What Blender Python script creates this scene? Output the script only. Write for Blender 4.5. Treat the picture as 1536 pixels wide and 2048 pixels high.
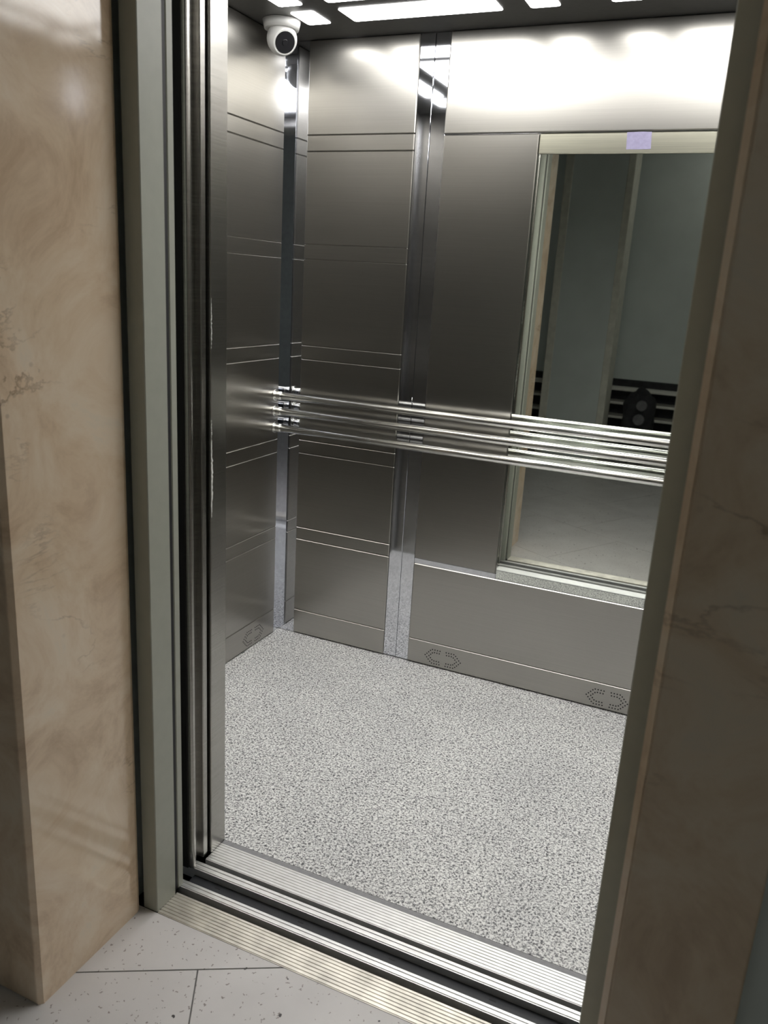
import bpy, bmesh, math, random
from mathutils import Vector, Matrix
random.seed(7)
for o in list(bpy.data.objects): bpy.data.objects.remove(o)
SC = bpy.context.scene; COL = SC.collection

# ------------------------------------------------------------------ camera, world, exposure
F, YAW, PITCH, ROLL = 1622.77, 0.407078, -0.276025, 0.05889
CAM = Vector((0.9833, -1.16384, 1.34928))
cam = bpy.data.cameras.new('camera'); co = bpy.data.objects.new('camera', cam); COL.objects.link(co)
fwd = Vector((-math.sin(YAW)*math.cos(PITCH), math.cos(YAW)*math.cos(PITCH), math.sin(PITCH)))
right = Vector((math.cos(YAW), math.sin(YAW), 0)); up = right.cross(fwd)
r2 = math.cos(ROLL)*right + math.sin(ROLL)*up; u2 = -math.sin(ROLL)*right + math.cos(ROLL)*up
M = Matrix((r2, u2, -fwd)).transposed().to_4x4(); M.translation = CAM
co.matrix_world = M
cam.sensor_fit = 'HORIZONTAL'; cam.sensor_width = 36; cam.lens = 36*F/1536
cam.clip_start = .02
cam.dof.use_dof = True; cam.dof.focus_distance = 2.6; cam.dof.aperture_fstop = 9
SC.camera = co
w = bpy.data.worlds.new('world'); SC.world = w; w.use_nodes = True
w.node_tree.nodes['Background'].inputs[0].default_value = (.05, .055, .06, 1)
w.node_tree.nodes['Background'].inputs[1].default_value = .2
SC.view_settings.view_transform = 'Standard'; SC.view_settings.look = 'None'
SC.view_settings.gamma = 1; SC.view_settings.use_curve_mapping = False
SC.view_settings.exposure = 0.25
LAMP = 7.6            # radiance of the car ceiling's light panels

# ------------------------------------------------------------------ dimensions (metres)
XL, XR, YF, YB, ZC = -.552, 1.420, .268, 1.4114, 2.09       # car interior
W = .900                                                    # door opening 0..W
XM, YM = -.0375, -.289                                      # marble reveal plane, marble front plane
YW = -.265                                                  # painted hall wall
DH = 2.06                                                   # door head
HX0, HX1, HY, HZ = -2.4, 2.8, -3.3, 2.7                     # hall

# ------------------------------------------------------------------ material helpers
def mat(name):
    m = bpy.data.materials.new(name); m.use_nodes = True
    nt = m.node_tree; b = nt.nodes['Principled BSDF']
    return m, nt, b
def N(nt, t, **k):
    n = nt.nodes.new(t)
    for a, v in k.items():
        if a.startswith('i_'):
            key = a[2:]; key = int(key) if key.isdigit() else key.replace('_', ' ')
            n.inputs[key].default_value = v
        else: setattr(n, a, v)
    return n
def ramp(nt, stops, interp='LINEAR'):
    r = nt.nodes.new('ShaderNodeValToRGB'); r.color_ramp.interpolation = interp
    e = r.color_ramp.elements
    while len(e) < len(stops): e.new(.5)
    for x, (p, c) in zip(e, stops): x.position = p; x.color = (*c, 1) if len(c) == 3 else c
    return r
def coords(nt, scale=(1,1,1), rot=(0,0,0)):
    t = nt.nodes.new('ShaderNodeTexCoord'); mp = nt.nodes.new('ShaderNodeMapping')
    mp.inputs['Scale'].default_value = scale; mp.inputs['Rotation'].default_value = rot
    nt.links.new(t.outputs['Object'], mp.inputs[0]); return mp
def plain(name, col, rough=.5, metal=0, noise=0, nscale=30, bump=0):
    m, nt, b = mat(name); L = nt.links.new
    b.inputs['Base Color'].default_value = (*col, 1); b.inputs['Roughness'].default_value = rough
    b.inputs['Metallic'].default_value = metal
    mp = coords(nt); n = N(nt, 'ShaderNodeTexNoise', i_Scale=nscale, i_Detail=4.0); L(mp.outputs[0], n.inputs['Vector'])
    if noise:
        r = ramp(nt, [(.3, tuple(c*(1-noise) for c in col)), (.7, tuple(min(1, c*(1+noise)) for c in col))])
        L(n.outputs[0], r.inputs[0]); L(r.outputs[0], b.inputs['Base Color'])
    if bump:
        bp = N(nt, 'ShaderNodeBump', i_Strength=bump, i_Distance=.002); L(n.outputs[0], bp.inputs['Height']); L(bp.outputs[0], b.inputs['Normal'])
    return m
def brushed(name, col, rough=.2, aniso=.85, wav=.06, streak=.10):
    """sheet steel with a vertical grain: reflections smear sideways"""
    m, nt, b = mat(name); L = nt.links.new
    b.inputs['Metallic'].default_value = 1; b.inputs['Anisotropic'].default_value = aniso
    ge = N(nt, 'ShaderNodeNewGeometry'); tv = N(nt, 'ShaderNodeVectorMath', operation='CROSS_PRODUCT'); tv.inputs[1].default_value = (.001, .002, 1); L(ge.outputs['True Normal'], tv.inputs[0]); L(tv.outputs[0], b.inputs['Tangent'])
    mp = coords(nt, (3, 3, 400)); n = N(nt, 'ShaderNodeTexNoise', i_Scale=1.0, i_Detail=3.0); L(mp.outputs[0], n.inputs['Vector'])
    r = ramp(nt, [(.3, tuple(c*(1-streak) for c in col)), (.7, tuple(min(1, c*(1+streak)) for c in col))])
    L(n.outputs[0], r.inputs[0]); L(r.outputs[0], b.inputs['Base Color'])
    b.inputs['Roughness'].default_value = rough
    mp2 = coords(nt, (.8, .8, 5)); n2 = N(nt, 'ShaderNodeTexNoise', i_Scale=1.6, i_Detail=0.0); L(mp2.outputs[0], n2.inputs['Vector'])
    bp = N(nt, 'ShaderNodeBump', i_Strength=wav, i_Distance=.02); L(n2.outputs[0], bp.inputs['Height']); L(bp.outputs[0], b.inputs['Normal'])
    return m
STEEL = brushed('brushed_steel', (.415, .403, .375), .28, .70, .02, .03)
STEELF = brushed('brushed_steel_front', (.42, .41, .385), .26, .6)
POL = plain('polished_steel', (.74, .755, .80), .045, 1, .03, 60)
MIRR = plain('mirror_glass', (.82, .85, .80), .015, 1)
HEAD = brushed('pale_steel', (.55, .54, .44), .30, .6)
RAIL = plain('rail_steel', (.92, .92, .89), .20, 1, .03, 80)
ALU = plain('aluminium', (.82, .82, .81), .36, .75, .06, 40, .05)
ALUD = plain('worn_aluminium', (.72, .69, .62), .40, .75, .25, 16, .10)
DFR = plain('door_frame_paint', (.40, .415, .355), .42, 0, .03, 40)
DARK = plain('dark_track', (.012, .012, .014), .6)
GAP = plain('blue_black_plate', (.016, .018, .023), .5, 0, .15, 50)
BLK = plain('black_glossy', (.012, .012, .014), .12)
WHT = plain('white_plastic', (.72, .72, .70), .30, 0, .02)
CEIL = plain('dark_ceiling_sheet', (.12, .117, .112), .34, .3, .08, 60)
PAINT = plain('grey_paint', (.72, .78, .76), .45, 0, .04, 5, .03)
PAINTL = plain('pale_paint', (.78, .77, .68), .5, 0, .10, 20)
WHITEP = plain('white_paint', (.62, .62, .60), .6, 0, .04, 4)
GROUT = plain('grout', (.16, .155, .15), .9, 0, .2, 60)
TAPE = plain('lilac_tape', (.26, .24, .36), .45, 0, .1, 120, .1)
FILM = plain('white_film', (.75, .76, .72), .5, 0, .2, 90, .2)
TRIM = plain('grey_trim', (.30, .30, .31), .5, 0, .1, 80)
SHAFT = plain('shaft_concrete', (.05, .05, .05), .9, 0, .2, 6)
RACK = plain('rack_slat', (.85, .84, .78), .5, 0, .1, 30)
CLOTH = plain('dark_cloth', (.03, .03, .034), .8, 0, .4, 25, .4)
DISC = plain('grey_disc', (.14, .14, .15), .5, 0, .2, 40)

def marble(name):
    m, nt, b = mat(name); L = nt.links.new
    mp = coords(nt, (1, 1, 1), (.5, .4, .2))
    n1 = N(nt, 'ShaderNodeTexNoise', i_Scale=5.0, i_Detail=11.0, i_Roughness=.70, i_Distortion=.9); L(mp.outputs[0], n1.inputs['Vector'])
    c1 = ramp(nt, [(.28, (.58, .42, .28)), (.47, (.80, .635, .455)), (.60, (.87, .73, .56)), (.76, (.78, .70, .57))]); L(n1.outputs[0], c1.inputs[0])
    n2 = N(nt, 'ShaderNodeTexNoise', i_Scale=2.0, i_Detail=6.0, i_Distortion=1.6); L(mp.outputs[0], n2.inputs['Vector'])
    mp3 = coords(nt, (1, 1.0, 3.2), (-.42, 0, 0)); n3 = N(nt, 'ShaderNodeTexNoise', i_Scale=2.3, i_Detail=8.0, i_Roughness=.6, i_Distortion=.5); L(mp3.outputs[0], n3.inputs['Vector'])
    v = ramp(nt, [(.485, (0,0,0)), (.5, (1,1,1)), (.508, (0,0,0))]); L(n3.outputs[0], v.inputs[0])
    gate = ramp(nt, [(.52, (0,0,0)), (.66, (.6,.6,.6))]); L(n2.outputs[0], gate.inputs[0])
    mul = N(nt, 'ShaderNodeMath', operation='MULTIPLY'); L(v.outputs[0], mul.inputs[0]); L(gate.outputs[0], mul.inputs[1])
    mix = N(nt, 'ShaderNodeMixRGB'); mix.inputs[2].default_value = (.22, .13, .07, 1)
    L(mul.outputs[0], mix.inputs[0]); L(c1.outputs[0], mix.inputs[1])
    n4 = N(nt, 'ShaderNodeTexVoronoi', i_Scale=26.0); L(mp.outputs[0], n4.inputs['Vector'])
    sp = ramp(nt, [(.07, (.5,.5,.5)), (.13, (0,0,0))]); L(n4.outputs['Distance'], sp.inputs[0])
    sg = N(nt, 'ShaderNodeMath', operation='MULTIPLY'); L(sp.outputs[0], sg.inputs[0]); L(gate.outputs[0], sg.inputs[1])
    mix2 = N(nt, 'ShaderNodeMixRGB'); mix2.inputs[2].default_value = (.20, .13, .08, 1)
    L(sg.outputs[0], mix2.inputs[0]); L(mix.outputs[0], mix2.inputs[1]); L(mix2.outputs[0], b.inputs['Base Color'])
    b.inputs['Roughness'].default_value = .09; b.inputs['IOR'].default_value = 1.55
    bp = N(nt, 'ShaderNodeBump', i_Strength=.015, i_Distance=.004); L(n1.outputs[0], bp.inputs['Height']); L(bp.outputs[0], b.inputs['Normal'])
    return m
MARBLE = marble('beige_marble')
def terrazzo(name):
    m, nt, b = mat(name); L = nt.links.new
    mp = coords(nt); base = N(nt, 'ShaderNodeTexNoise', i_Scale=6.0, i_Detail=5.0); L(mp.outputs[0], base.inputs['Vector'])
    c = ramp(nt, [(.3, (.66, .64, .63)), (.7, (.75, .73, .72))]); L(base.outputs[0], c.inputs[0])
    cur = c.outputs[0]
    for sc, th, keep, col in ((95, .20, .62, (.30, .26, .25)), (60, .17, .72, (.70, .69, .67)), (34, .13, .80, (.05, .045, .045))):
        wob = N(nt, 'ShaderNodeTexNoise', i_Scale=sc*1.3, i_Detail=2.0); L(mp.outputs[0], wob.inputs['Vector'])
        ad = N(nt, 'ShaderNodeMixRGB', blend_type='ADD'); ad.inputs[0].default_value = .018
        L(mp.outputs[0], ad.inputs[1]); L(wob.outputs['Color'], ad.inputs[2])
        vo = N(nt, 'ShaderNodeTexVoronoi', i_Scale=float(sc)); L(ad.outputs[0], vo.inputs['Vector'])
        a = N(nt, 'ShaderNodeMath', operation='LESS_THAN'); a.inputs[1].default_value = th; L(vo.outputs['Distance'], a.inputs[0])
        sx = N(nt, 'ShaderNodeSeparateColor'); L(vo.outputs['Color'], sx.inputs[0])
        g = N(nt, 'ShaderNodeMath', operation='GREATER_THAN'); g.inputs[1].default_value = keep; L(sx.outputs[0], g.inputs[0])
        mu = N(nt, 'ShaderNodeMath', operation='MULTIPLY'); L(a.outputs[0], mu.inputs[0]); L(g.outputs[0], mu.inputs[1])
        mx = N(nt, 'ShaderNodeMixRGB'); mx.inputs[2].default_value = (*col, 1); L(mu.outputs[0], mx.inputs[0]); L(cur, mx.inputs[1]); cur = mx.outputs[0]
    L(cur, b.inputs['Base Color']); b.inputs['Roughness'].default_value = .38
    return m
TERR = terrazzo('terrazzo_tile')
def speckle(name):
    m, nt, b = mat(name); L = nt.links.new
    mp = coords(nt)
    n = N(nt, 'ShaderNodeTexNoise', i_Scale=195.0, i_Detail=1.5, i_Roughness=.6, i_Distortion=.8); L(mp.outputs[0], n.inputs['Vector'])
    r = ramp(nt, [(.35, (.09, .09, .095)), (.43, (.38, .38, .385)), (.51, (.74, .74, .72)), (.60, (.98, .98, .96))]); L(n.outputs[0], r.inputs[0])
    s = N(nt, 'ShaderNodeTexNoise', i_Scale=4.0, i_Detail=4.0); L(mp.outputs[0], s.inputs['Vector'])
    st = ramp(nt, [(.3, (.86,.86,.87)), (.65, (1,1,1))]); L(s.outputs[0], st.inputs[0])
    mu = N(nt, 'ShaderNodeMixRGB', blend_type='MULTIPLY'); mu.inputs[0].default_value = 1; L(r.outputs[0], mu.inputs[1]); L(st.outputs[0], mu.inputs[2])
    L(mu.outputs[0], b.inputs['Base Color']); b.inputs['Roughness'].default_value = .5
    return m
SPECK = speckle('speckled_vinyl')
def emit(name, col, s):
    m, nt, b = mat(name)
    b.inputs['Base Color'].default_value = (.9, .9, .9, 1)
    b.inputs['Emission Color'].default_value = (*col, 1); b.inputs['Emission Strength'].default_value = s
    n = N(nt, 'ShaderNodeTexNoise', i_Scale=3.0)
    return m
GLOW = emit('light_diffuser', (1, .985, .965), LAMP)

# ------------------------------------------------------------------ mesh helpers
def link(name, bm, m, parent=None, smooth=False):
    me = bpy.data.meshes.new(name); bmesh.ops.recalc_face_normals(bm, faces=bm.faces); bm.to_mesh(me); bm.free()
    me.materials.append(m)
    if smooth:
        for p in me.polygons: p.use_smooth = True
    o = bpy.data.objects.new(name, me); COL.objects.link(o)
    if parent: o.parent = parent
    return o
def bbox(bm, x0, x1, y0, y1, z0, z1, bev=0, seg=1):
    r = bmesh.ops.create_cube(bm, size=1)
    for v in r['verts']:
        v.co = Vector((x0+(v.co.x+.5)*(x1-x0), y0+(v.co.y+.5)*(y1-y0), z0+(v.co.z+.5)*(z1-z0)))
    if bev:
        es = {e for v in r['verts'] for e in v.link_edges}
        bmesh.ops.bevel(bm, geom=list(es), offset=bev, segments=seg, affect='EDGES', profile=.5)
def box(name, x0, x1, y0, y1, z0, z1, m, parent=None, bev=0, seg=1):
    bm = bmesh.new(); bbox(bm, x0, x1, y0, y1, z0, z1, bev, seg); return link(name, bm, m, parent)
def boxes(name, lst, m, parent=None, bev=0):
    bm = bmesh.new()
    for l in lst: bbox(bm, *l, bev)
    return link(name, bm, m, parent)
def prism(name, prof, a0, a1, m, parent=None, axis='X', smooth=False):
    """closed profile extruded: axis X -> prof is (y,z); axis Z -> prof is (x,y)"""
    bm = bmesh.new()
    f = (lambda p, a: (a, p[0], p[1])) if axis == 'X' else (lambda p, a: (p[0], p[1], a))
    A = [bm.verts.new(f(p, a0)) for p in prof]; B = [bm.verts.new(f(p, a1)) for p in prof]
    n = len(prof)
    for i in range(n): bm.faces.new((A[i], A[(i+1) % n], B[(i+1) % n], B[i]))
    bm.faces.new(A); bm.faces.new(B[::-1])
    return link(name, bm, m, parent, smooth)
def cyl(name, p0, p1, r, m, parent=None, seg=24, r1=None, bev=0):
    bm = bmesh.new(); p0 = Vector(p0); p1 = Vector(p1); d = p1-p0
    res = bmesh.ops.create_cone(bm, cap_ends=True, segments=seg, radius1=r, radius2=r if r1 is None else r1, depth=d.length)
    if bev:
        es = [e for e in bm.edges if any(len(f.verts) > 4 for f in e.link_faces)]
        bmesh.ops.bevel(bm, geom=es, offset=bev, segments=3, affect='EDGES', profile=.5)
    q = Vector((0,0,1)).rotation_difference(d).to_matrix().to_4x4(); q.translation = (p0+p1)/2
    bmesh.ops.transform(bm, matrix=q, verts=bm.verts)
    o = link(name, bm, m, parent)
    for p in o.data.polygons: p.use_smooth = len(p.vertices) <= 4
    return o
def tag(o, label, cat, group=None):
    o['label'] = label; o['category'] = cat
    if group: o['group'] = group
    return o
def struct(o, label=None, cat=None):
    o['kind'] = 'structure'
    if label: o['label'] = label
    if cat: o['category'] = cat
    return o
def empty(name, loc):
    o = bpy.data.objects.new(name, None); COL.objects.link(o); o.location = loc; o.empty_display_size = .05
    return o
def adopt(root, kids):
    inv = Matrix.Translation(-root.location)
    for k in kids: k.parent = root; k.matrix_parent_inverse = inv
    return root

# ------------------------------------------------------------------ hall shell
floor = struct(box('floor', HX0, HX1, HY, -.001, -.05, -.0015, GROUT), 'pale speckled terrazzo tile floor of the landing outside the lift', 'floor')
TA = math.radians(29.1); TS = .60; ux = Vector((math.cos(TA), math.sin(TA))); uy = Vector((-math.sin(TA), math.cos(TA)))
C0 = Vector((.170, -.0845))
for i in range(-8, 8):
    for j in range(-9, 8):
        g = .0016; sh = .5 if j % 2 == 0 else 0
        c = [C0 + ux*((i+a+sh)*TS + (g if a == 0 else -g)) + uy*((j+b)*TS + (g if b == 0 else -g)) for a, b in ((0,0),(1,0),(1,1),(0,1))]
        bm = bmesh.new()
        top = [bm.verts.new((p.x, p.y, 0)) for p in c]; bot = [bm.verts.new((p.x, p.y, -.008)) for p in c]
        bm.faces.new(top); bm.faces.new(bot[::-1])
        for k in range(4): bm.faces.new((top[k], bot[k], bot[(k+1) % 4], top[(k+1) % 4]))
        for pco, pno in (((0,-.002,0),(0,1,0)), ((0,HY,0),(0,-1,0)), ((HX0,0,0),(-1,0,0)), ((HX1,0,0),(1,0,0))):
            if not bm.verts: break
            r = bmesh.ops.bisect_plane(bm, geom=bm.verts[:]+bm.edges[:]+bm.faces[:], plane_co=pco, plane_no=pno, clear_outer=True)
            ed = [e for e in r['geom_cut'] if isinstance(e, bmesh.types.BMEdge)]
            if ed: bmesh.ops.edgeloop_fill(bm, edges=ed)
        if len(bm.verts) < 4 or all((v.co.y > YW and (v.co.x < XM-.05 or v.co.x > W+.1)) for v in bm.verts): bm.free(); continue
        link('tile', bm, TERR, floor)
struct(box('ceiling', HX0, HX1, HY, YW, HZ, HZ+.05, WHITEP), 'plain white landing ceiling above the lift portal', 'ceiling')
struct(boxes('wall_front', [(HX0, XM-.03, YW, .06, 0, HZ), (W+.075, HX1, YW, .06, 0, HZ), (XM-.03, W+.075, YW, .06, DH+.07, HZ)], PAINT), 'grey painted landing wall around the marble lift portal', 'wall')
struct(box('wall_opposite', HX0, HX1, HY-.05, HY, 0, HZ, PAINT), 'grey painted landing wall facing the lift, seen in the mirror', 'wall')
struct(box('wall_left', HX0-.05, HX0, HY, YW, 0, HZ, PAINT), 'grey painted end wall of the landing, on the bright marble side', 'wall')
struct(box('wall_right', HX1, HX1+.05, HY, YW, 0, HZ, PAINT), 'grey painted end wall of the landing, on the shadowed marble side', 'wall')
struct(boxes('wall_shaft', [(-1.1,-1.05,.06,1.75,-.4,2.8), (1.95,2.0,.06,1.75,-.4,2.8), (-1.1,2.0,1.70,1.75,-.4,2.8), (-1.1,2.0,.06,1.75,2.75,2.8), (-1.1,2.0,.0,1.75,-.4,-.35)], SHAFT), 'dark lift shaft around the car', 'wall')

# marble portal: reveal slab + front slab on either side, head above
def portal(name, label, s):
    """s=-1 left side of the opening, s=+1 right side"""
    xr = XM if s < 0 else W-XM+.005
    root = empty(name, (xr, YM, 0)); struct(root, label, 'trim')
    ch = .008
    X = lambda d: xr + s*d
    rv = [(X(0), YM+ch), (X(0), -.020), (X(.0025), -.012), (X(.009), -.0065), (X(.018), -.005), (X(.029), -.005), (X(.029), YM+ch+.024), (X(.024), YM+.024), (X(.024), YM+ch)]
    a = prism('reveal_slab', [(X(0), YM+ch)] + rv[1:6] + [(X(.029), YM+.0245), (X(ch), YM)], 0, DH+.06, MARBLE, None, 'Z')
    b = box('front_slab', min(X(.0085), X(.151)), max(X(.0085), X(.151)), YM, YM+.0238, 0, DH+.26, MARBLE, None, .003, 2)
    adopt(root, [a, b])
portal('trim_1', 'beige marble slabs lining the lift opening, brightly lit by the car', -1)
portal('trim_2', 'shadowed brown marble slab edging the opening on the handrail end side', 1)
t = empty('trim_3', (.45, YM, DH+.06)); struct(t, 'beige marble head slabs above the lift opening', 'trim')
adopt(t, [box('reveal_slab', XM+.001, W-XM+.004, YM+.025, -.005, DH+.0615, DH+.09, MARBLE), box('front_slab', XM-.009, W-XM+.014, YM, YM+.0238, DH+.0615, DH+.26, MARBLE, None, .003)])

# steel door frame
fr = empty('door_frame', (W/2, 0, 0)); struct(fr, 'grey steel landing door frame with deep inner face', 'trim')
def fr_side(s):
    x = (lambda d: -d) if s < 0 else (lambda d: W+d)
    pr = [(x(0), .0015), (x(0), .0615), (x(.012), .0615), (x(.012), .0625), (x(.036), .0625), (x(.036), 0), (x(.0015), 0)]
    return prism('jamb', pr, 0, DH+.036, DFR, None, 'Z')
adopt(fr, [fr_side(-1), fr_side(1), box('gap_shade', -.034, -.0065, .0626, .0780, .0005, DH, DARK), box('gap_shade', W+.0065, W+.034, .0626, .0780, .0005, DH, DARK), box('head', .0002, W-.0002, .0005, .062, DH, DH+.036, DFR)])  # dark strips stand in for the shade between frame and door leaf

# ------------------------------------------------------------------ sills
def ridged(y0, y1, n, z=0, h=.0016, deep=-.028):
    pts = [(y0, deep), (y0, z-.0006)]; p = (y1-y0)/n
    for k in range(n):
        a = y0+k*p
        pts += [(a+p*.10, z-h), (a+p*.26, z-h), (a+p*.36, z), (a+p*.90, z)]
    pts += [(y1, z-.0006), (y1, deep)]
    return pts
X0, X1 = -.60, 1.50
ls = empty('landing_sill', (W/2, 0, -.03)); tag(ls, 'worn ridged aluminium sill along the landing tiles, with door track', 'sill')
adopt(ls, [prism('ridged_plate', ridged(.0, .0685, 8), .0, W, ALUD),
           prism('edge_strip', ridged(.0865, .108, 2), X0, X1, ALU),
           box('door_track', X0, X1, .0690, .0860, -.028, -.020, DARK),
           box('front_lip', .0, W, -.0009, -.0001, -.028, -.003, DARK)])
gp = empty('gap_plate', (W/2, .128, -.05)); tag(gp, 'blue-black strip in the gap between the two sills', 'plate')
slots = []; skids = []
for x in (.05, .27, .49, .71):
    slots += [(x, x+.014, .1185, .1225, -.0178, -.0172), (x+.004, x+.018, .135, .139, -.0178, -.0172)]
adopt(gp, [box('plate', -.012, X1, .1085, .1485, -.024, -.0177, GAP), *[box('slot', *q, DARK) for q in slots]])
cs = empty('car_sill', (W/2, .2, -.03)); tag(cs, 'clean ridged aluminium sill at the edge of the car floor', 'sill')
adopt(cs, [prism('edge_strip', ridged(.149, .1735, 2), X0, X1, ALU),
           box('door_track', X0, X1, .174, .1865, -.028, -.020, DARK),
           prism('ridged_plate', ridged(.187, .253, 8), -.010, W+.010, ALU),
           box('floor_trim', -.010, W+.010, .2535, .2665, -.028, -.0004, TRIM)])

# ------------------------------------------------------------------ doors (parked open)
def landing_door(name, s, label):
    x = (lambda d: -d) if s < 0 else (lambda d: W+d)
    r = empty(name, (x(.2), .09, .004)); struct(r, label, 'door')
    pr = [(x(.0055), .081), (x(.008), .0785), (x(.45), .0785), (x(.45), .0985), (x(.008), .0985), (x(.0055), .096)]
    adopt(r, [prism('leaf', pr, .001, DH+.04, DFR, None, 'Z'),
              boxes('guide_shoe', [(min(x(.03), x(.09)), max(x(.03), x(.09)), .072, .0785, -.018, .02)], DARK)])
def car_door(name, s, label):
    x = (lambda d: -d) if s < 0 else (lambda d: W+d)
    r = empty(name, (x(.2), .17, .004)); struct(r, label, 'door')
    bead = [(x(.020)+(-s)*.006*math.cos(a)*1.0, .153+.0085*math.sin(a)) for a in [math.pi*(k/8-.5) for k in range(9)]]
    pr = [(x(.055), .1445)] + bead + [(x(.030), .1625), (x(.031), .188), (x(.018), .1885), (x(.0165), .190), (x(.0165), .2035), (x(.018), .205), (x(.45), .205), (x(.45), .170), (x(.055), .170)]
    adopt(r, [prism('edge_profile', [(x(.45), .1445)] + bead + pr[10:13] + [(x(.0165), .190), (x(.0165), .2035), (x(.018), .2045), (x(.45), .2045)], .001, DH+.03, STEELF, None, 'Z'),
              box('shade_sheet', min(x(.026), x(.45)), max(x(.026), x(.45)), .1415, .1443, .001, DH+.03, DARK)])  # dark sheet paints in the shade of the gap between the doors
landing_door('door_1', -1, 'narrow edge of the grey landing door leaf, beside lit marble')
landing_door('door_2', 1, 'landing door leaf parked behind the shadowed marble')
car_door('door_3', -1, 'polished rounded edge of the car door leaf beside the black gap')
car_door('door_4', 1, 'car door leaf parked behind the shadowed marble')

# ------------------------------------------------------------------ car shell
struct(box('floor_car', XL-.02, XR+.02, .267, YB+.02, -.03, 0, SPECK), 'black and white speckled vinyl floor of the lift car', 'floor')

RC = .0045        # recess of the polished strips behind the panel faces
GRV = [(.3904, .4375), (.7246, .7738), (1.0674, 1.1161), (1.4097, 1.4593), (1.7552, 1.8054)]
LEV = [.004, .1007] + [z for p in GRV for z in p] + [ZC-.002]
def vent(cx, cz, plane, axis, parent):
    bm = bmesh.new(); pts = []
    def path(P, n):
        L = [math.dist(P[i], P[i+1]) for i in range(len(P)-1)]; T = sum(L)
        for k in range(n):
            t = T*k/(n-1)
            for i, l in enumerate(L):
                if t <= l+1e-9: break
                t -= l
            f = min(1, t/l); pts.append((P[i][0]+(P[i+1][0]-P[i][0])*f, P[i][1]+(P[i+1][1]-P[i][1])*f))
    for s in (-1, 1):
        path([(s*.012, .027), (s*.044, .027), (s*.068, 0), (s*.044, -.027), (s*.012, -.027)], 15)
        path([(s*.014, .0165), (s*.038, .0165), (s*.053, 0), (s*.038, -.0165), (s*.014, -.0165)], 11)
    for a, z in pts:
        ring0, ring1 = [], []
        for k in range(8):
            t = 2*math.pi*k/8; da, dz = .0026*math.cos(t), .0026*math.sin(t)
            for ring, d in ((ring0, -.0002), (ring1, .0012)):
                q = (cx+a+da, plane+d, cz+z+dz) if axis == 'Y' else (plane-d, cx+a+da, cz+z+dz)
                ring.append(bm.verts.new(q))
        bm.faces.new(ring0); bm.faces.new(ring1[::-1])
        for k in range(8): bm.faces.new((ring0[k], ring1[k], ring1[(k+1) % 8], ring0[(k+1) % 8]))
    o = link('vent_holes', bm, DARK, parent); o['kind'] = 'stuff'; return o

# back wall
wb = struct(box('wall_back', XL-.03, XR+.03, YB+.0095, YB+.03, 0, ZC+.02, POL), 'stainless steel back wall of the lift car, made of brushed panels', 'wall')
TH = .009; BV = .0026
def bpanel(x0, x1, z0, z1, m=STEEL, name='panel', off=0):
    return box(name, x0, x1, YB+off, YB+TH, z0, z1, m, wb, BV)
PA, PB = -.487, -.0985            # ladder-grooved panel
for z0, z1 in zip(LEV[:-1], LEV[1:]): bpanel(PA, PB, z0, z1)
for z0, z1 in zip(LEV[:-1], LEV[1:]): bpanel(.966, 1.355, z0, z1)
for xc in (-.0485, .917):
    for a, b in ((xc-.0495, xc-.0006), (xc+.0006, xc+.0495)):
        box('polished_strip', a, b, YB+RC, YB+.0094, .004, ZC-.002, POL, wb, .0012)
MX0, MX1 = .0015, .867
k1 = bpanel(MX0, MX1, .004, .0957, STEEL, 'kick_panel')
k2 = bpanel(MX0, MX1, .0957, .386, STEEL, 'lower_panel')
box('ledge_strip', MX0, .3025, YB+.0025, YB+TH, .3864, .4055, POL, wb, .0008)
bpanel(MX0, .3025, .4058, 1.7995, STEEL, 'side_panel')
bpanel(MX0, MX1, 1.8025, ZC-.002, STEEL, 'upper_panel')
bpanel(.305, MX1, 1.7425, 1.7995, HEAD, 'mirror_header')
vent(.1388, .0432, YB, 'Y', k1); vent(.7272, .0432, YB, 'Y', k1)
mi = box('wall_mirror', .3035, MX1, YB+.0055, YB+.0094, .3868, 1.7420, MIRR)
tag(mi, 'tall wall mirror reflecting the dim landing, behind the handrail', 'mirror')
tp = bmesh.new()
NX = 6; rows = []
for k in range(NX+1):
    x = .558+.068*k/NX
    rows.append([tp.verts.new((x, YB-.0006-.0007*random.random(), 1.7985+.0008*random.random())), tp.verts.new((x+.003, YB-.0006-.0007*random.random(), 1.7525+.0015*random.random()))])
for a, b in zip(rows[:-1], rows[1:]): tp.faces.new((a[0], a[1], b[1], b[0]))
r = bmesh.ops.extrude_face_region(tp, geom=tp.faces[:])
for v in r['geom']:
    if isinstance(v, bmesh.types.BMVert): v.co.y = YB-.0001
tag(link('tape', tp, TAPE), 'piece of lilac tape stuck on the strip above the mirror', 'tape')

# left and right walls
def side_wall(name, s, label):
    x0 = XL if s < 0 else XR
    X = lambda d: x0 + s*d                                   # d measured out of the car
    w_ = struct(box(name, min(X(.0095), X(.03)), max(X(.0095), X(.03)), YF-.05, YB+.009, 0, ZC+.02, POL), label, 'wall')
    kick = None
    for a, b in ((.305, .810), (.910, 1.3725)):
        for i, (z0, z1) in enumerate(zip(LEV[:-1], LEV[1:])):
            p = box('panel', min(X(0), X(.009)), max(X(0), X(.009)), a, b, z0, z1, STEEL, w_, BV)
            if i == 0: kick = p
    for a, b in ((.8105, .8595), (.8605, .9095)):
        box('polished_strip', min(X(RC), X(.0094)), max(X(RC), X(.0094)), a, b, .004, ZC-.002, POL, w_, .0012)
    if s < 0: vent(1.226, .0445, XL, 'X', kick)
    return w_
side_wall('wall_car_left', -1, 'stainless steel side wall of the lift car by the dome camera')
side_wall('wall_car_right', 1, 'stainless steel side wall of the lift car past the handrail end')
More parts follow.
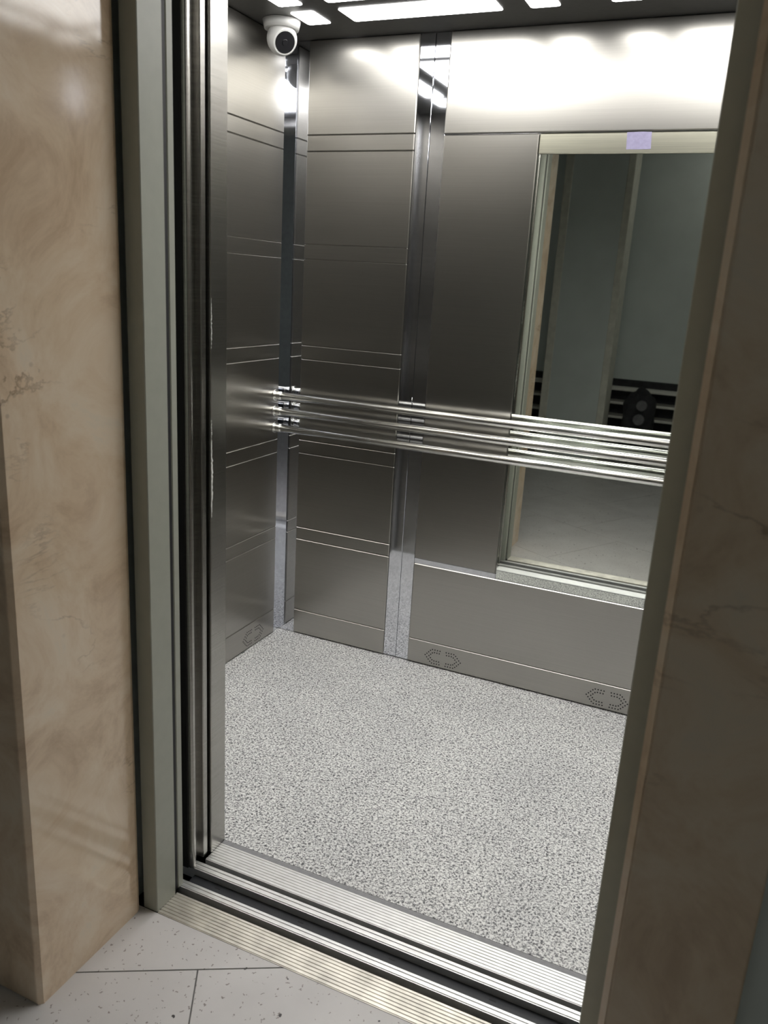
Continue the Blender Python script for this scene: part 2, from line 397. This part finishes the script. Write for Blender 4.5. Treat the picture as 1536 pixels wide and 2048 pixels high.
# corner strip, polished, set back
cstrip = prism('corner_strip', [(XL-.0045, 1.3728), (XL-.0045, YB+.0045), (PA-.0005, YB+.0045), (PA-.0005, YB+.009), (XL-.009, YB+.009), (XL-.009, 1.3728)], .002, ZC-.002, POL, wb, 'Z')

# front returns and header of the car
wf = empty('wall_car_front', (W/2, .24, 0)); struct(wf, 'stainless steel front post and return of the lift car', 'wall')
post = []
for s in (-1, 1):
    x = (lambda d: -d) if s < 0 else (lambda d: W+d)
    pr = [(x(.0105), .2125), (x(.0105), .2665), (x(.012), .268), (x(.574), .268), (x(.574), .211), (x(.012), .211)]
    if s > 0: pr = [(min(p[0], XR+.03), p[1]) for p in pr]
    post.append(prism('front_post', pr, .0005, ZC+.02, STEELF, None, 'Z'))
post.append(box('header', -.0104, W+.0104, .2115, .2675, DH-.01, ZC+.02, STEELF))
def film(z0, z1, wd, seed):
    rnd = random.Random(seed); bm = bmesh.new(); n = 40; prev = None
    for k in range(n+1):
        z = z0+(z1-z0)*k/n; env = math.sin(math.pi*min(1, max(0.02, k/n)))**.45
        a = .2112+rnd.random()*.0012; b = a+wd*env*(.6+.5*rnd.random())
        q = [bm.verts.new((-.0101+.0012*rnd.random(), a, z)), bm.verts.new((-.0098+.0015*rnd.random(), b, z))]
        if prev: bm.faces.new((prev[0], prev[1], q[1], q[0]))
        prev = q
    return link('peeling_film', bm, FILM)
post += [film(.845, 1.015, .0058, 1), film(1.015, 1.055, .0022, 2), film(1.20, 1.30, .0022, 3)]
adopt(wf, post)

# ceiling with luminous panels
ce = struct(box('ceiling_car', XL-.012, XR+.012, YF-.05, YB+.012, ZC, ZC+.03, CEIL), 'dark lift car ceiling with glowing white rectangular light panels', 'ceiling')
def rrect(x0, x1, y0, y1, z0, z1, r=.010):
    pts = []
    for cx, cy, a0 in ((x1-r, y1-r, 0), (x0+r, y1-r, 90), (x0+r, y0+r, 180), (x1-r, y0+r, 270)):
        for k in range(5):
            a = math.radians(a0+k*22.5); pts.append((cx+r*math.cos(a), cy+r*math.sin(a)))
    return prism('light_panel', pts, z0, z1, GLOW, ce, 'Z')
for cx, hw in ((-.370, .039), (-.023, .229), (.325, .041), (.543, .041), (.891, .229), (1.238, .039)):
    for y0, y1 in ((1.150, 1.268), (.583, 1.097), (.412, .530)):
        rrect(cx-hw, cx+hw, y0, y1, ZC-.0015, ZC+.001)

# ------------------------------------------------------------------ handrail
hr = empty('handrail', (.43, YB-.06, .80)); tag(hr, 'triple tube steel handrail across the mirror wall', 'handrail')
kids = []; YR = YB-.062
HX = (-.535, 1.40)
for z in (.936, .880, .819):
    b = cyl('bar', (HX[0], YR, z), (HX[1], YR, z), .0135, RAIL, None, 28); kids.append(b)
    for x, d in ((HX[0], -1), (HX[1], 1)):
        kids.append(cyl('end_cap', (x-.012*d, YR, z), (x+.0145*d, YR, z), .0152, RAIL, None, 28, None, .004))
for x in (.917, 1.385):
    for z in (.936, .880, .819):
            kids.append(cyl('bracket', (x, YR+.008, z), (x, YB+RC, z), .006, RAIL, None, 16))
for z in (.936, .880, .819): kids.append(cyl('wall_flange', (-.5518, YR, z), (-.5485, YR, z), .021, RAIL, None, 28, None, .001))
adopt(hr, kids)

# ------------------------------------------------------------------ dome camera
sc_ = empty('security_camera', (-.478, 1.215, ZC)); tag(sc_, 'white ball security camera with black face in the ceiling corner', 'camera')
BC = Vector((-.470, 1.212, 2.040)); LD = Vector((.66, -.52, -.46)).normalized()
kids = [cyl('mount_base', (-.474, 1.215, ZC-.024), (-.474, 1.215, ZC-.0005), .052, WHT, None, 40, .058)]
bm = bmesh.new(); bmesh.ops.create_uvsphere(bm, u_segments=40, v_segments=24, radius=.046)
bmesh.ops.bisect_plane(bm, geom=bm.verts[:]+bm.edges[:]+bm.faces[:], plane_co=(0,0,.030), plane_no=(0,0,1), clear_outer=True)
bmesh.ops.holes_fill(bm, edges=[e for e in bm.edges if e.is_boundary])
q = Vector((0,0,1)).rotation_difference(LD).to_matrix().to_4x4(); q.translation = BC
bmesh.ops.transform(bm, matrix=q, verts=bm.verts)
ball = link('ball', bm, WHT)
for p in ball.data.polygons: p.use_smooth = len(p.vertices) <= 4
kids.append(ball)
kids.append(cyl('face_glass', BC+LD*.0290, BC+LD*.0312, .0305, BLK, None, 40))
kids.append(cyl('lens', BC+LD*.0310, BC+LD*.0326, .010, BLK, None, 24, .008))
adopt(sc_, kids)

# ------------------------------------------------------------------ far side of the landing (seen in the mirror)
pil = empty('trim_4', (-.36, -2.9, 0)); struct(pil, 'grey boxed pillar with pale corner edges, seen in the mirror', 'pillar')
adopt(pil, [box('shaft', -.55, -.04, -2.98, -2.72, 0, HZ-.001, PAINT), box('corner_edge', -.558, -.495, -2.985, -2.715, 0, HZ-.001, PAINTL, None, .004), box('corner_edge', -.085, -.030, -2.985, -2.715, 0, HZ-.001, PAINTL, None, .004)])
rk = empty('slatted_rack', (.1, -3.2, 0)); tag(rk, 'low dark rack with pale horizontal slats behind the boxed pillar', 'rack')
kids = [box('back_board', -.95, 1.0, HY+.002, HY+.012, 0, .66, CLOTH)]
for z in (.10, .225, .345, .465, .580):
    kids.append(box('slat', -.95, 1.0, HY+.013, HY+.20, z, z+.020, RACK, None, .003))
for x in (-.95, .98): kids.append(box('side_panel', x, x+.02, HY+.0125, HY+.20, 0, .66, RACK))
adopt(rk, kids)
bg = empty('bundle', (.2, -3.02, 0)); tag(bg, 'lumpy black bundle with round grey discs leaning on the slatted rack', 'bag')
bm = bmesh.new(); bmesh.ops.create_icosphere(bm, subdivisions=4, radius=1)
rn = random.Random(3); ph = [rn.random()*6.28 for _ in range(9)]
for v in bm.verts:
    n = v.co.normalized(); k = 1+.10*math.sin(6*n.x+ph[0])*math.sin(5*n.z+ph[1])+.06*math.sin(11*n.x+ph[2]+4*n.y)*math.sin(9*n.z+ph[3])
    sq = (abs(n.x)**4+abs(n.y)**4+abs(n.z)**4)**-.25
    v.co = Vector((.21+n.x*sq*.13*k, -3.0+n.y*sq*.065*k, .315+n.z*sq*.30*k))
bd = link('body', bm, CLOTH, None, True)
zmin = min(v.co.z for v in bd.data.vertices)
for v in bd.data.vertices: v.co.z = max(.001, v.co.z-zmin-.02)
adopt(bg, [bd, cyl('disc', (.235, -2.94, .49), (.235, -2.905, .495), .045, DISC, None, 24, None, .006), cyl('disc', (.225, -2.935, .375), (.225, -2.90, .38), .048, DISC, None, 24, None, .006)])

# added fill lamp, out of view, raising the ambient light on the landing
lp = empty('fill_lamp', (.9, -2.75, HZ)); tag(lp, 'dim round fill lamp added on the landing ceiling', 'lamp')
DIM = emit('fill_glow', (1, .96, .90), 7.5)
adopt(lp, [cyl('base_plate', (.9, -2.75, HZ-.02), (.9, -2.75, HZ-.0005), .15, WHT, None, 32), cyl('fill_bowl', (.9, -2.75, HZ-.08), (.9, -2.75, HZ-.0205), .10, DIM, None, 32, .14, .01)])
